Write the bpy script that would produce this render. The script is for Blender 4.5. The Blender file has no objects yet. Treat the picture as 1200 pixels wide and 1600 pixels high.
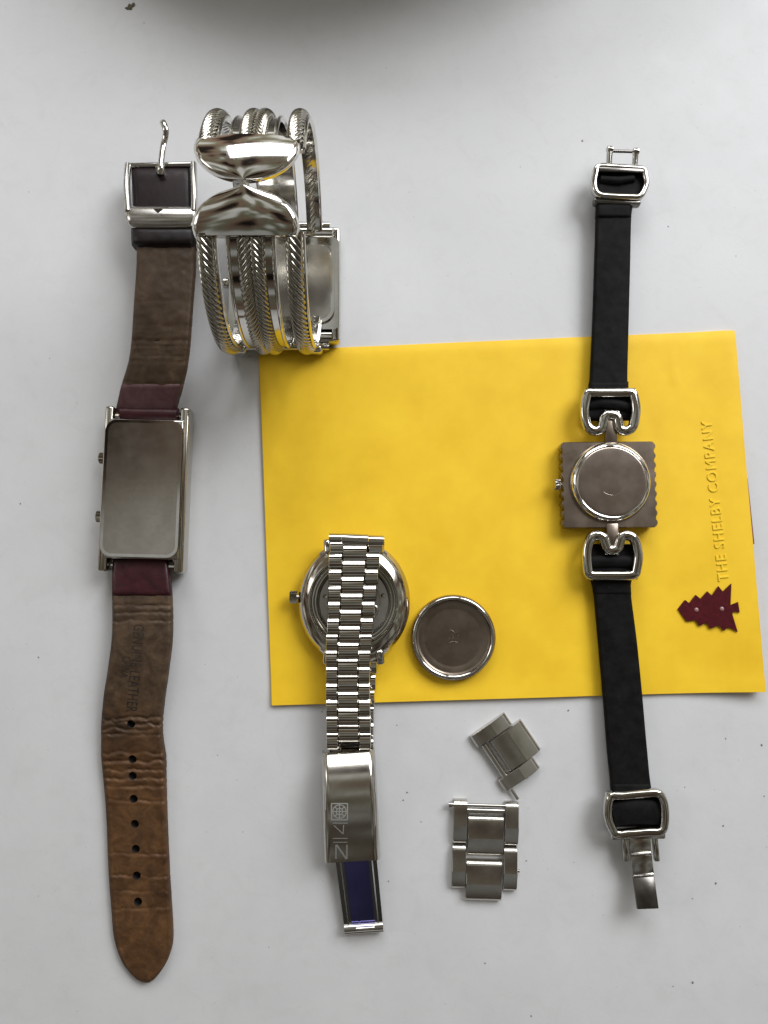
import bpy, bmesh, math, random
from mathutils import Vector, Matrix, noise

random.seed(7)
MM = 0.001
sc = bpy.context.scene
COL = sc.collection

# ------------------------------------------------------------------ camera
TILT = math.radians(4.0)      # the phone leans a little towards the far edge of the table
DIST = 240.0                  # mm from lens to table along the optical axis
F = 1200.0                    # focal length in photo pixels (1600 high)
CAM = Vector((0.0, -DIST * math.sin(TILT), DIST * math.cos(TILT)))
cd = bpy.data.cameras.new('camera')
cam = bpy.data.objects.new('camera', cd)
COL.objects.link(cam)
cam.location = CAM * MM
cam.rotation_euler = (TILT, 0, 0)
cd.sensor_fit = 'VERTICAL'
cd.sensor_height = 24.0
cd.lens = 24.0 * F / 1600.0
cd.clip_start = 0.005
cd.clip_end = 50.0
sc.camera = cam

# ------------------------------------------------------------------ light
world = bpy.data.worlds.new('World')
sc.world = world
world.use_nodes = True
bg = world.node_tree.nodes['Background']
bg.inputs['Strength'].default_value = 1.0
# the dim room round the table: uneven brown and olive grey, lighter towards the window side
wn, wl = world.node_tree.nodes, world.node_tree.links
wtc = wn.new('ShaderNodeTexCoord')
wno = wn.new('ShaderNodeTexNoise')
wno.inputs['Scale'].default_value = 4.6
wno.inputs['Detail'].default_value = 1.5
wno.inputs['Roughness'].default_value = 0.5
wl.new(wtc.outputs['Generated'], wno.inputs['Vector'])
wrp = wn.new('ShaderNodeValToRGB')
we = wrp.color_ramp.elements
we.new(0.5); we.new(0.5)
for k, (p, c) in enumerate(((0.36, (0.014, 0.010, 0.008)), (0.45, (0.175, 0.118, 0.088)), (0.54, (0.150, 0.156, 0.105)), (0.63, (0.58, 0.58, 0.56)))):
    we[k].position = p
    we[k].color = (*c, 1)
wl.new(wno.outputs['Fac'], wrp.inputs['Fac'])
wsp = wn.new('ShaderNodeSeparateXYZ')      # walls catch more window light than the ceiling
wl.new(wtc.outputs['Generated'], wsp.inputs[0])
wmr = wn.new('ShaderNodeMapRange')
for k, v in (('From Min', 0.0), ('From Max', 0.75), ('To Min', 1.8), ('To Max', 0.88)):
    wmr.inputs[k].default_value = v
wl.new(wsp.outputs['Z'], wmr.inputs['Value'])
wmy = wn.new('ShaderNodeMapRange')         # the room behind the photographer is dimmer than the window side
for k, v in (('From Min', -0.75), ('From Max', 0.30), ('To Min', 0.34), ('To Max', 1.1)):
    wmy.inputs[k].default_value = v
wl.new(wsp.outputs['Y'], wmy.inputs['Value'])
wml = wn.new('ShaderNodeMath'); wml.operation = 'MULTIPLY'
wl.new(wmr.outputs['Result'], wml.inputs[0]); wl.new(wmy.outputs['Result'], wml.inputs[1])
wl.new(wml.outputs[0], bg.inputs['Strength'])
wl.new(wrp.outputs['Color'], bg.inputs['Color'])

def area(name, loc, size, power, color, target=(0, 0, 0)):
    l = bpy.data.lights.new(name, 'AREA')
    l.shape = 'RECTANGLE'
    l.size, l.size_y = size
    l.energy = power
    l.color = color
    o = bpy.data.objects.new(name, l)
    COL.objects.link(o)
    o.location = loc
    o.rotation_euler = (Vector(target) - Vector(loc)).to_track_quat('-Z', 'Y').to_euler()
    return o
area('window_light', (0.74, 0.78, 0.86), (0.7, 0.75), 18.5, (0.96, 0.978, 1.0))
area('far_window_light', (-0.05, 1.15, 0.80), (0.75, 0.55), 8.6, (0.96, 0.978, 1.0))
area('added_side_light', (-1.05, 0.25, 0.75), (0.35, 0.6), 1.6, (1.0, 0.98, 0.95))  # added lamp that gives left edges a highlight; no window known there

sc.view_settings.view_transform = 'Standard'
sc.view_settings.look = 'None'
sc.view_settings.exposure = 0.0
sc.view_settings.gamma = 1.0

# ------------------------------------------------------------------ helpers
def P(px, py, z=0.0):
    """photo pixel -> point (mm) on the level plane at height z above the table"""
    dx, dy = (px - 600.0) / F, -(py - 800.0) / F
    d = Vector((dx, dy * math.cos(TILT) + math.sin(TILT), dy * math.sin(TILT) - math.cos(TILT)))
    t = (z - CAM.z) / d.z
    return CAM + d * t

ORG = {}
def thing(name, origin, label, cat, group=None):
    o = bpy.data.objects.new(name, None)
    COL.objects.link(o)
    o.empty_display_size = 0.005
    o.location = Vector(origin) * MM
    o['label'] = label
    o['category'] = cat
    if group:
        o['group'] = group
    ORG[o] = Vector(origin)
    return o

def obj(name, geo, mat, parent=None, angle=35, label=None, origin=None):
    """geo = (verts in world mm, faces) -> one mesh object"""
    vs, fs = geo
    org = ORG[parent] if parent is not None else Vector(origin or (0, 0, 0))
    me = bpy.data.meshes.new(name)
    me.from_pydata([((v[0] - org.x) * MM, (v[1] - org.y) * MM, (v[2] - org.z) * MM) for v in vs], [], fs)
    me.update()
    bm = bmesh.new(); bm.from_mesh(me)
    bmesh.ops.recalc_face_normals(bm, faces=bm.faces)
    bm.to_mesh(me); bm.free()
    if angle:
        me.polygons.foreach_set('use_smooth', [True] * len(me.polygons))
        me.set_sharp_from_angle(angle=math.radians(angle))
        # level end faces stay level: no rounding of their shading into the bevel
        ek = {tuple(sorted(e.vertices)): e for e in me.edges}
        for p in me.polygons:
            if len(p.vertices) > 12:
                p.use_smooth = False
                for k in p.edge_keys:
                    ek[tuple(sorted(k))].use_edge_sharp = True
    me.materials.append(mat)
    o = bpy.data.objects.new(name, me)
    COL.objects.link(o)
    if parent is not None:
        o.parent = parent
    else:
        o.location = org * MM
    ORG[o] = org
    if label:
        o['label'] = label
    return o

def merge(*geos):
    V, Fc = [], []
    for v, f in geos:
        n = len(V)
        V += list(v)
        Fc += [tuple(i + n for i in q) for q in f]
    return V, Fc

def xf(geo, M):
    return [M @ Vector(v) for v in geo[0]], geo[1]

def place(geo, loc, rz=0.0, rx=0.0, ry=0.0):
    M = Matrix.Translation(Vector(loc)) @ Matrix.Rotation(rz, 4, 'Z') @ Matrix.Rotation(rx, 4, 'X') @ Matrix.Rotation(ry, 4, 'Y')
    return xf(geo, M)

def from_bm(bm):
    bm.verts.index_update()
    r = ([v.co.copy() for v in bm.verts], [tuple(v.index for v in f.verts) for f in bm.faces])
    bm.free()
    return r

def rbox(size, bevel=0.3, seg=2):
    bm = bmesh.new()
    bmesh.ops.create_cube(bm, size=1.0)
    for v in bm.verts:
        v.co = Vector((v.co.x * size[0], v.co.y * size[1], v.co.z * size[2]))
    if bevel > 0:
        bmesh.ops.bevel(bm, geom=list(bm.edges), offset=bevel, segments=seg, affect='EDGES', profile=0.5)
    return from_bm(bm)

def prism(outline, z0, z1, bevel=0.0, seg=2, both=False):
    """flat outline [(x, y)] extruded z0..z1 with its top rim bevelled"""
    bm = bmesh.new()
    b = [bm.verts.new((x, y, z0)) for x, y in outline]
    t = [bm.verts.new((x, y, z1)) for x, y in outline]
    n = len(outline)
    bm.faces.new(b[::-1]); bm.faces.new(t)
    for i in range(n):
        bm.faces.new((b[i], b[(i + 1) % n], t[(i + 1) % n], t[i]))
    if bevel:
        es = [e for e in bm.edges if (e.verts[0].co.z == z1 and e.verts[1].co.z == z1) or (both and e.verts[0].co.z == e.verts[1].co.z)]
        bmesh.ops.bevel(bm, geom=es, offset=bevel, segments=seg, affect='EDGES', profile=0.5)
    return from_bm(bm)

def rrect(w, h, r, n=8):
    pts = []
    for cx, cy, a0 in ((w/2-r, h/2-r, 0), (-w/2+r, h/2-r, 90), (-w/2+r, -h/2+r, 180), (w/2-r, -h/2+r, 270)):
        for k in range(n + 1):
            a = math.radians(a0 + 90.0 * k / n)
            pts.append((cx + r * math.cos(a), cy + r * math.sin(a)))
    return pts

def lathe(profile, n=72, rx=1.0, ry=1.0):
    """profile [(r, z)] or [(rx, ry, z)] turned round Z"""
    V, Fc = [], []
    for p in profile:
        a, b, z = p if len(p) == 3 else (p[0] * rx, p[0] * ry, p[1])
        for k in range(n):
            t = 2 * math.pi * k / n
            V.append((a * math.cos(t), b * math.sin(t), z))
    m = len(profile)
    for i in range(m - 1):
        for k in range(n):
            Fc.append((i*n+k, i*n+(k+1) % n, (i+1)*n+(k+1) % n, (i+1)*n+k))
    Fc.append(tuple(range(n))[::-1])
    Fc.append(tuple((m-1)*n+k for k in range(n)))
    return V, Fc

def sweep(path, section, closed=False, up=(0, 0, 1), caps=True):
    """section(i, s) -> [(side, normal)] offsets; path of Vectors"""
    path = [Vector(p) for p in path]
    n = len(path)
    V, Fc = [], []
    s = 0.0
    m = None
    for i in range(n):
        a = path[i-1] if (i > 0 or closed) else path[i]
        b = path[(i+1) % n] if (i < n-1 or closed) else path[i]
        t = (b - a).normalized()
        u = Vector(up(i) if callable(up) else up)
        side = t.cross(u).normalized()
        nor = side.cross(t).normalized()
        if i:
            s += (path[i] - path[i-1]).length
        sec = section(i, s)
        m = len(sec)
        for du, dv in sec:
            V.append(path[i] + side * du + nor * dv)
    R = n if closed else n - 1
    for i in range(R):
        j = (i + 1) % n
        for k in range(m):
            Fc.append((i*m+k, i*m+(k+1) % m, j*m+(k+1) % m, j*m+k))
    if not closed and caps:
        Fc.append(tuple(range(m))[::-1])
        Fc.append(tuple((n-1)*m+k for k in range(m)))
    return V, Fc

def ell(a, b, n=12):
    return [(a * math.cos(2*math.pi*k/n), b * math.sin(2*math.pi*k/n)) for k in range(n)]

def tube(path, r, n=12, closed=False, up=(0, 0, 1)):
    return sweep(path, lambda i, s: ell(r, r, n), closed, up)

def catmull(pts, k=8, closed=False):
    pts = [Vector(p) for p in pts]
    n = len(pts); out = []
    for i in range(n if closed else n - 1):
        if closed:
            a, b, c, d = pts[i-1], pts[i], pts[(i+1) % n], pts[(i+2) % n]
        else:
            a, b, c, d = pts[max(i-1, 0)], pts[i], pts[i+1], pts[min(i+2, n-1)]
        for j in range(k):
            t = j / k
            out.append(0.5 * ((2*b) + (c-a)*t + (2*a-5*b+4*c-d)*t*t + (3*b-a-3*c+d)*t**3))
    if not closed:
        out.append(pts[-1])
    return out

def lerp(a, b, t): return a + (b - a) * t
def sstep(a, b, x):
    t = max(0.0, min(1.0, (x - a) / (b - a)))
    return t * t * (3 - 2 * t)

class Ribbon:
    """a band given by rows (py, x_left, x_right, z_top) in photo pixels and mm"""
    def __init__(s, rows):
        c = catmull([Vector(r).to_4d() if len(r) == 3 else Vector(r) for r in rows], 12)
        s.c = c
        s.len = [0.0]
        mids = [P((q[1]+q[2])/2, q[0], q[3]) for q in c]
        for a, b in zip(mids, mids[1:]):
            s.len.append(s.len[-1] + (b - a).length)
        s.L = s.len[-1]
    def row(s, d):
        d = max(0.0, min(s.L, d))
        lo, hi = 0, len(s.len) - 1
        while hi - lo > 1:
            m = (lo + hi) // 2
            if s.len[m] <= d: lo = m
            else: hi = m
        t = (d - s.len[lo]) / max(1e-9, s.len[hi] - s.len[lo])
        return s.c[lo].lerp(s.c[hi], t)
    def at(s, d, t, h=0.0):
        q = s.row(d)
        return P(q[1], q[0], q[3] + h).lerp(P(q[2], q[0], q[3] + h), t)
    def find(s, py):
        best = min(range(len(s.c)), key=lambda i: abs(s.c[i][0] - py))
        return s.len[best]
    def mesh(s, th, step=1.0, nu=10, dome=0.3, edge=0.5, disp=None, zmin=0.0):
        n = max(2, int(s.L / step))
        V, Fc = [], []
        m = nu + 1
        for i in range(n + 1):
            d = s.L * i / n
            q = s.row(d)
            w = (P(q[2], q[0], q[3]) - P(q[1], q[0], q[3])).length
            for k in range(m):
                t = k / nu
                t = 0.5 - 0.5 * math.cos(math.pi * t) * (0.35) + (t - 0.5) * 0.65 - 0.0 if True else t
                t = max(0, min(1, t))
                e = min(t, 1 - t) * w
                h = dome * (1 - (2*t-1)**2) - edge * (1 - min(1, e / (edge * 1.6)))**2
                h -= edge * (1 - min(1, min(d, s.L - d) / (edge * 1.6)))**2
                if disp: h += disp(d, t, q)
                V.append(s.at(d, t, h))
        off = len(V)
        for i in range(n + 1):
            d = s.L * i / n
            q = s.row(d)
            for k in range(m):
                a = V[i*m+k]
                c = s.at(d, k / nu if 0 < k < nu else (0 if k == 0 else 1), 0)
                V.append(Vector((a.x, a.y, max(zmin, q[3] - th))))
        for i in range(n):
            for k in range(nu):
                a = i*m+k
                Fc.append((a, a+1, a+m+1, a+m))
                Fc.append((off+a, off+a+m, off+a+m+1, off+a+1))
            for k in (0, nu):
                a = i*m+k
                Fc.append((a, a+m, off+a+m, off+a))
        for i in (0, n):
            for k in range(nu):
                a = i*m+k
                Fc.append((a, a+1, off+a+1, off+a))
        return V, Fc

def text_geo(body, extrude=0.0, bevel=0.0, spacing=1.0):
    cu = bpy.data.curves.new('text', 'FONT')
    cu.body = body
    cu.size = 1.0
    cu.extrude = extrude
    cu.bevel_depth = bevel
    cu.bevel_resolution = 1
    cu.resolution_u = 3
    cu.space_character = spacing
    o = bpy.data.objects.new('text', cu)
    COL.objects.link(o)
    dg = bpy.context.evaluated_depsgraph_get()
    me = bpy.data.meshes.new_from_object(o.evaluated_get(dg))
    V = [v.co.copy() for v in me.vertices]
    Fc = [tuple(p.vertices) for p in me.polygons]
    bpy.data.objects.remove(o); bpy.data.curves.remove(cu); bpy.data.meshes.remove(me)
    x0, x1 = min(v.x for v in V), max(v.x for v in V)
    y0, y1 = min(v.y for v in V), max(v.y for v in V)
    V = [Vector(((v.x-x0)/(x1-x0), (v.y-y0)/(y1-y0), v.z)) for v in V]
    return V, Fc

# ------------------------------------------------------------------ materials
def mat(name, color, rough=0.5, metal=0.0, spec=0.5):
    m = bpy.data.materials.new(name)
    m.use_nodes = True
    b = m.node_tree.nodes['Principled BSDF']
    b.inputs['Base Color'].default_value = (*color, 1)
    b.inputs['Roughness'].default_value = rough
    b.inputs['Metallic'].default_value = metal
    b.inputs['Specular IOR Level'].default_value = spec
    return m

class NT:
    def __init__(s, m):
        s.t = m.node_tree; s.n = s.t.nodes; s.l = s.t.links
        s.b = s.n['Principled BSDF']
    def coord(s, scale=(1000, 1000, 1000)):
        tc = s.n.new('ShaderNodeTexCoord'); mp = s.n.new('ShaderNodeMapping')
        mp.inputs['Scale'].default_value = scale
        s.l.new(tc.outputs['Object'], mp.inputs['Vector'])
        return mp.outputs['Vector']
    def noise(s, vec, scale, detail=4, rough=0.55, dist=0.0):
        t = s.n.new('ShaderNodeTexNoise')
        t.inputs['Scale'].default_value = scale; t.inputs['Detail'].default_value = detail
        t.inputs['Roughness'].default_value = rough; t.inputs['Distortion'].default_value = dist
        s.l.new(vec, t.inputs['Vector'])
        return t.outputs['Fac']
    def ramp(s, fac, stops):
        r = s.n.new('ShaderNodeValToRGB')
        e = r.color_ramp.elements
        while len(e) < len(stops): e.new(0.5)
        for k, (p, c) in enumerate(stops):
            e[k].position = p
            e[k].color = (*c, 1) if len(c) == 3 else c
        s.l.new(fac, r.inputs['Fac'])
        return r.outputs['Color']
    def rng(s, fac, a, b, c, d):
        r = s.n.new('ShaderNodeMapRange')
        for k, v in zip(('From Min', 'From Max', 'To Min', 'To Max'), (a, b, c, d)):
            r.inputs[k].default_value = v
        s.l.new(fac, r.inputs['Value'])
        return r.outputs['Result']
    def mix(s, fac, a, b, mode='MIX'):
        m = s.n.new('ShaderNodeMix'); m.data_type = 'RGBA'; m.blend_type = mode
        for sock, v in ((m.inputs['Factor'], fac), (m.inputs['A'], a), (m.inputs['B'], b)):
            pass
        ins = [i for i in m.inputs if i.name in ('Factor', 'A', 'B') and i.enabled]
        for i, v in zip(ins, (fac, a, b)):
            if isinstance(v, bpy.types.NodeSocket): s.l.new(v, i)
            elif isinstance(v, (tuple, list)): i.default_value = (*v, 1) if len(v) == 3 else v
            else: i.default_value = v
        return [o for o in m.outputs if o.enabled][0]
    def bump(s, h, strength, dist):
        b = s.n.new('ShaderNodeBump')
        b.inputs['Strength'].default_value = strength
        b.inputs['Distance'].default_value = dist * MM
        s.l.new(h, b.inputs['Height'])
        s.l.new(b.outputs['Normal'], s.b.inputs['Normal'])
    def to(s, sock, name): s.l.new(sock, s.b.inputs[name])

def steel(name, color, r0, r1, brushed=None, scratch=0.15):
    m = mat(name, color, r0, 1.0)
    n = NT(m)
    v = n.coord()
    f = n.noise(v, 0.16, 3, 0.5)
    n.to(n.rng(f, 0.3, 0.75, r0, r0 + (r1 - r0) * 0.6), 'Roughness')
    c2 = tuple(c * 0.92 for c in color)
    n.to(n.ramp(n.noise(v, 0.6, 6, 0.7), [(0.35, c2), (0.62, color)]), 'Base Color')
    if brushed:
        v2 = n.coord(brushed)
        n.bump(n.noise(v2, 1.0, 3, 0.6), scratch, 0.02)
    else:
        v2 = n.coord((400, 2600, 900))
        n.bump(n.noise(v2, 1.0, 4, 0.7), scratch * 0.25, 0.01)
    return m

M = {}
M['steel'] = steel('polished_steel', (0.60, 0.585, 0.55), 0.06, 0.16)
M['steel_case'] = steel('worn_case_steel', (0.54, 0.51, 0.46), 0.09, 0.2)
M['brushed'] = steel('brushed_steel', (0.62, 0.60, 0.56), 0.16, 0.28, (6000, 120, 2000), 0.10)
M['brushed_x'] = steel('cross_brushed_steel', (0.60, 0.575, 0.53), 0.15, 0.27, (150, 5000, 2000), 0.09)
M['link'] = steel('link_steel', (0.62, 0.59, 0.54), 0.04, 0.12, (150, 4000, 2000), 0.05)
M['silver'] = steel('bright_silver', (0.74, 0.72, 0.68), 0.06, 0.13)
M['rope'] = steel('oxidised_silver', (0.40, 0.38, 0.33), 0.1, 0.22)
M['back'] = steel('brushed_case_back', (0.52, 0.48, 0.43), 0.14, 0.24, (150, 3500, 2000), 0.06)
M['bronze'] = steel('brown_metal_plate', (0.30, 0.245, 0.20), 0.26, 0.42)
M['blade'] = steel('dark_reflection_steel', (0.075, 0.07, 0.19), 0.1, 0.25)  # polished blade's dark reflection put into its base colour
M['disc'] = steel('matt_rose_grey_back', (0.50, 0.43, 0.38), 0.2, 0.3, (150, 3500, 2000), 0.05)
M['satin'] = steel('satin_steel', (0.60, 0.585, 0.55), 0.2, 0.32)
M['dark_steel'] = steel('dark_steel', (0.16, 0.15, 0.14), 0.2, 0.35)
M['movement'] = steel('grey_movement_metal', (0.46, 0.45, 0.42), 0.28, 0.5)
M['engrave'] = mat('engraved_line', (0.44, 0.44, 0.42), 0.5, 0.6)
M['engrave_dark'] = mat('dark_engraving', (0.10, 0.09, 0.08), 0.6, 0.5)

# table paint
m = mat('white_table_paint', (0.62, 0.62, 0.60), 0.6, 0, 0.3); n = NT(m); M['table'] = m
v = n.coord()
tc1 = n.ramp(n.noise(v, 0.02, 7, 0.66), [(0.3, (0.565, 0.566, 0.575)), (0.7, (0.615, 0.616, 0.624))])
smu = n.ramp(n.noise(v, 0.11, 6, 0.72, 1.2), [(0.50, (1, 1, 1)), (0.85, (0.93, 0.925, 0.915))])
tc2 = n.mix(1.0, tc1, smu, 'MULTIPLY')
chip = n.ramp(n.noise(v, 0.9, 2, 0.5), [(0.735, (1, 1, 1)), (0.76, (0.80, 0.79, 0.77))])
n.to(n.mix(1.0, tc2, chip, 'MULTIPLY'), 'Base Color')
n.to(n.rng(n.noise(v, 0.08, 5, 0.6), 0.3, 0.7, 0.5, 0.72), 'Roughness')
n.bump(n.noise(v, 0.5, 8, 0.68), 0.22, 0.16)

# yellow card
m = mat('yellow_card', (0.72, 0.47, 0.03), 0.6, 0, 0.35); n = NT(m); M['card'] = m
v = n.coord()
n.to(n.ramp(n.noise(v, 0.06, 6, 0.65), [(0.3, (0.775, 0.475, 0.013)), (0.7, (0.87, 0.57, 0.022))]), 'Base Color')
n.bump(n.noise(v, 0.5, 8, 0.72), 0.2, 0.10)
M['card_text'] = mat('embossed_yellow', (0.84, 0.58, 0.03), 0.3)
M['card_edge'] = mat('cut_yellow_edge', (0.74, 0.52, 0.06), 0.6)
m = mat('dark_red_foil', (0.085, 0.006, 0.012), 0.36, 0, 0.3); n = NT(m); M['foil'] = m
v = n.coord()
n.to(n.ramp(n.noise(v, 0.7, 5, 0.7), [(0.3, (0.045, 0.003, 0.007)), (0.7, (0.088, 0.007, 0.011))]), 'Base Color')
n.bump(n.noise(v, 1.2, 4, 0.6), 0.3, 0.1)
M['red_print'] = mat('red_print', (0.20, 0.035, 0.03), 0.5)
M['foil_glint'] = mat('painted_glint_dot', (0.30, 0.16, 0.15), 0.3)  # pale colour paints the highlights on the tree's embossed dots

# leather
def leather(name, stops, rough, bumpd, ygrad=None, grain=1.3):
    m = mat(name, stops[0][1], rough, 0, 0.3); n = NT(m)
    v = n.coord()
    c = n.ramp(n.noise(v, 0.16, 7, 0.68, 0.6), stops)
    if ygrad:
        tc = n.n.new('ShaderNodeTexCoord'); sp = n.n.new('ShaderNodeSeparateXYZ')
        n.l.new(tc.outputs['Object'], sp.inputs[0])
        wob = n.noise(v, 0.09, 4, 0.6)
        ad = n.n.new('ShaderNodeMath'); ad.operation = 'MULTIPLY_ADD'
        n.l.new(wob, ad.inputs[0]); ad.inputs[1].default_value = 0.030; n.l.new(sp.outputs['Y'], ad.inputs[2])
        a, b, tint = ygrad
        c = n.mix(n.rng(ad.outputs[0], (a + 15) * MM, (b + 15) * MM, 0, 1), c, n.mix(1.0, c, tint, 'MULTIPLY'))
    n.to(c, 'Base Color')
    n.to(n.rng(n.noise(v, 0.5, 4), 0.3, 0.7, rough - 0.08, rough + 0.12), 'Roughness')
    n.bump(n.noise(v, grain, 6, 0.7), 0.35, 0.12)
    return m
M['lining'] = leather('worn_brown_lining', [(0.28, (0.030, 0.017, 0.009)), (0.5, (0.060, 0.036, 0.020)), (0.74, (0.100, 0.062, 0.036))], 0.5, 0.2)
M['lining_long'] = leather('worn_brown_strap_lining', [(0.28, (0.026, 0.015, 0.008)), (0.5, (0.058, 0.035, 0.020)), (0.74, (0.105, 0.066, 0.037))], 0.5, 0.2, ygrad=(-62, -82, (1.26, 0.97, 0.66)))
M['maroon'] = leather('maroon_leather', [(0.3, (0.018, 0.004, 0.006)), (0.7, (0.050, 0.010, 0.014))], 0.36, 0.1)
M['maroon_pale'] = leather('scuffed_maroon_leather', [(0.3, (0.060, 0.022, 0.026)), (0.7, (0.13, 0.068, 0.070))], 0.4, 0.1)
M['maroon_dark'] = leather('dark_maroon_leather', [(0.3, (0.004, 0.0012, 0.0018)), (0.7, (0.013, 0.003, 0.004))], 0.42, 0.1)
M['blackleather'] = leather('black_leather', [(0.3, (0.006, 0.004, 0.005)), (0.7, (0.016, 0.010, 0.011))], 0.38, 0.1)
M['hole'] = mat('dark_hole_edge', (0.008, 0.005, 0.004), 0.8)
m = mat('black_ribbon', (0.012, 0.011, 0.012), 0.62, 0, 0.08); n = NT(m); M['ribbon'] = m
v = n.coord()
rc = n.ramp(n.noise(v, 0.25, 6, 0.7), [(0.35, (0.004, 0.0035, 0.0035)), (0.7, (0.011, 0.0105, 0.0105))])
lint = n.ramp(n.noise(n.coord((1500, 700, 1500)), 1.3, 3, 0.6), [(0.70, (0, 0, 0)), (0.78, (1, 1, 1))])
n.to(n.mix(lint, rc, (0.045, 0.043, 0.040)), 'Base Color')
n.bump(n.noise(n.coord((3000, 6000, 3000)), 1.0, 3), 0.35, 0.06)
M['crumb'] = mat('brown_crumb', (0.10, 0.085, 0.05), 0.8)
M['speck'] = mat('grey_speck', (0.17, 0.16, 0.14), 0.8)
m = mat('glazed_plate', (0.52, 0.52, 0.46), 0.15); M['plate'] = m

# ------------------------------------------------------------------ table
g = rbox((1400, 1200, 30), 2.0, 2)
tb = obj('table_top', place(g, (0, 50, -15)), M['table'])
tb['kind'] = 'structure'

# ------------------------------------------------------------------ plate beyond the far edge, whose shade falls into view
pc = P(628, 0, 0) + Vector((0, 135.0, 0))
t = thing('dinner_plate', pc, 'round plate just past the top edge, casting the broad shade there', 'plate')
prof = [(62, 0), (66, 0.0), (68, 2.0), (96, 12), (118, 19), (124, 22.0), (124.6, 22.8), (124, 23.4), (116, 21.5), (94, 14.5), (70, 6.0), (50, 4.4), (2, 4.0)]
prof = [(a, b * 2.1) for a, b in prof]
obj('plate_body', place(lathe(prof, 96), pc), M['plate'], t, 50)

# ------------------------------------------------------------------ yellow card
CQ = [P(405, 548, 1), P(1148, 516, 1), P(1193, 1080, 1.6), P(425, 1102, 1)]
CARD_TOP = 1.05
def card_pt(u, v):
    """u 0..1 left to right, v 0..1 top to bottom"""
    a = CQ[0].lerp(CQ[1], u); b = CQ[3].lerp(CQ[2], u)
    p = a.lerp(b, v)
    z = CARD_TOP + 1.5 * sstep(0.84, 1.05, u) * sstep(0.2, 1.0, v) + 0.35 * sstep(0.93, 1.0, v) * (1 - sstep(0.55, 0.7, u) * (1 - sstep(0.8, 0.9, u)))
    z += 0.10 * noise.noise(Vector((u * 5, v * 4, 0.3))) + 0.22 * math.exp(-((u - 0.862 - 0.03 * v) / 0.004) ** 2) * sstep(0.03, 0.06, v) * (1 - sstep(0.13, 0.17, v))
    z -= 0.3 * sstep(0.985, 1.0, u) * (1 - sstep(0.0, 0.3, v))
    z += 0.5 * sstep(0.9, 1.0, u) - 0.45 * (1 - sstep(0.0, 0.02, v))
    return Vector((p.x, p.y, z))
def card_uv(px, py):
    p = P(px, py, CARD_TOP)
    u = v = 0.5
    for _ in range(25):
        q = card_pt(u, v); eu = (card_pt(u + .01, v) - q) / .01; ev = (card_pt(u, v + .01) - q) / .01
        d = p - q; d.z = 0
        det = eu.x * ev.y - eu.y * ev.x
        u += (d.x * ev.y - d.y * ev.x) / det
        v += (eu.x * d.y - eu.y * d.x) / det
    return u, v
def sheet(fn, th, nu=120, nv=80):
    V, Fc = [], []
    for s in (0, 1):
        for j in range(nv + 1):
            for i in range(nu + 1):
                p = fn(i / nu, j / nv)
                V.append((p.x, p.y, p.z - th * s))
    m = nu + 1; off = m * (nv + 1)
    for j in range(nv):
        for i in range(nu):
            a = j*m+i
            Fc.append((a, a+1, a+m+1, a+m)); Fc.append((off+a, off+a+m, off+a+m+1, off+a+1))
    for j in range(nv):
        for i in (0, nu):
            a = j*m+i; Fc.append((a, a+m, off+a+m, off+a))
    for i in range(nu):
        for j in (0, nv):
            a = j*m+i; Fc.append((a, a+1, off+a+1, off+a))
    return V, Fc
card = thing('greeting_card', (P(800, 800, 0).x, P(800, 800, 0).y, 0), 'yellow folded card lying flat under the watches, dark red tree at its corner', 'card')
obj('front_leaf', sheet(card_pt, 0.3), M['card'], card, 40)
def back_pt(u, v):
    p = card_pt(u, v)
    return Vector((p.x + 0.45 * sstep(0.55, 0.0, abs(v - 0.55)) - 0.35, p.y + 0.2, min(p.z, 1.25) - 0.55))
obj('back_leaf', sheet(back_pt, 0.3), M['card'], card, 40)
# a sliver of printed insert peeking out at the right edge
V, Fc = [], []
for s in (0, 1):
    for u, v in ((0.985, 0.41), (1.002, 0.42), (1.0042, 0.60), (0.985, 0.61)):
        p = card_pt(min(u, 1), v) + Vector(((u - min(u, 1)) * 150, 0, 0)); V.append((p.x, p.y, p.z - 0.4 - 0.12 * s))
Fc = [(0, 1, 2, 3), (7, 6, 5, 4), (0, 1, 5, 4), (1, 2, 6, 5), (2, 3, 7, 6), (3, 0, 4, 7)]
obj('printed_insert', (V, Fc), M['red_print'], card, 0, label='thin dark red printed edge showing at the right side of the card')
# raised lettering, reading upwards
tv, tf = text_geo('THE SHELBY COMPANY', 0.012, 0.012, 1.18)
A, B = Vector((1137, 907)), Vector((1111, 657))
du = (B - A); hn = Vector((-du.y, du.x)).normalized() * -16.0
V = []
if hn.x > 0: hn = -hn
zmin = min(v.z for v in tv); zmax = max(v.z for v in tv)
for p in tv:
    q = A + du * p.x + hn * p.y
    u, v_ = card_uv(q.x, q.y)
    c = card_pt(u, v_)
    V.append((c.x, c.y, c.z - 0.03 + 0.3 * (p.z - zmin) / (zmax - zmin)))
obj('lettering', (V, tf), M['card_text'], card, 45, label='raised yellow capitals running up the right side of the card')
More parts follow.
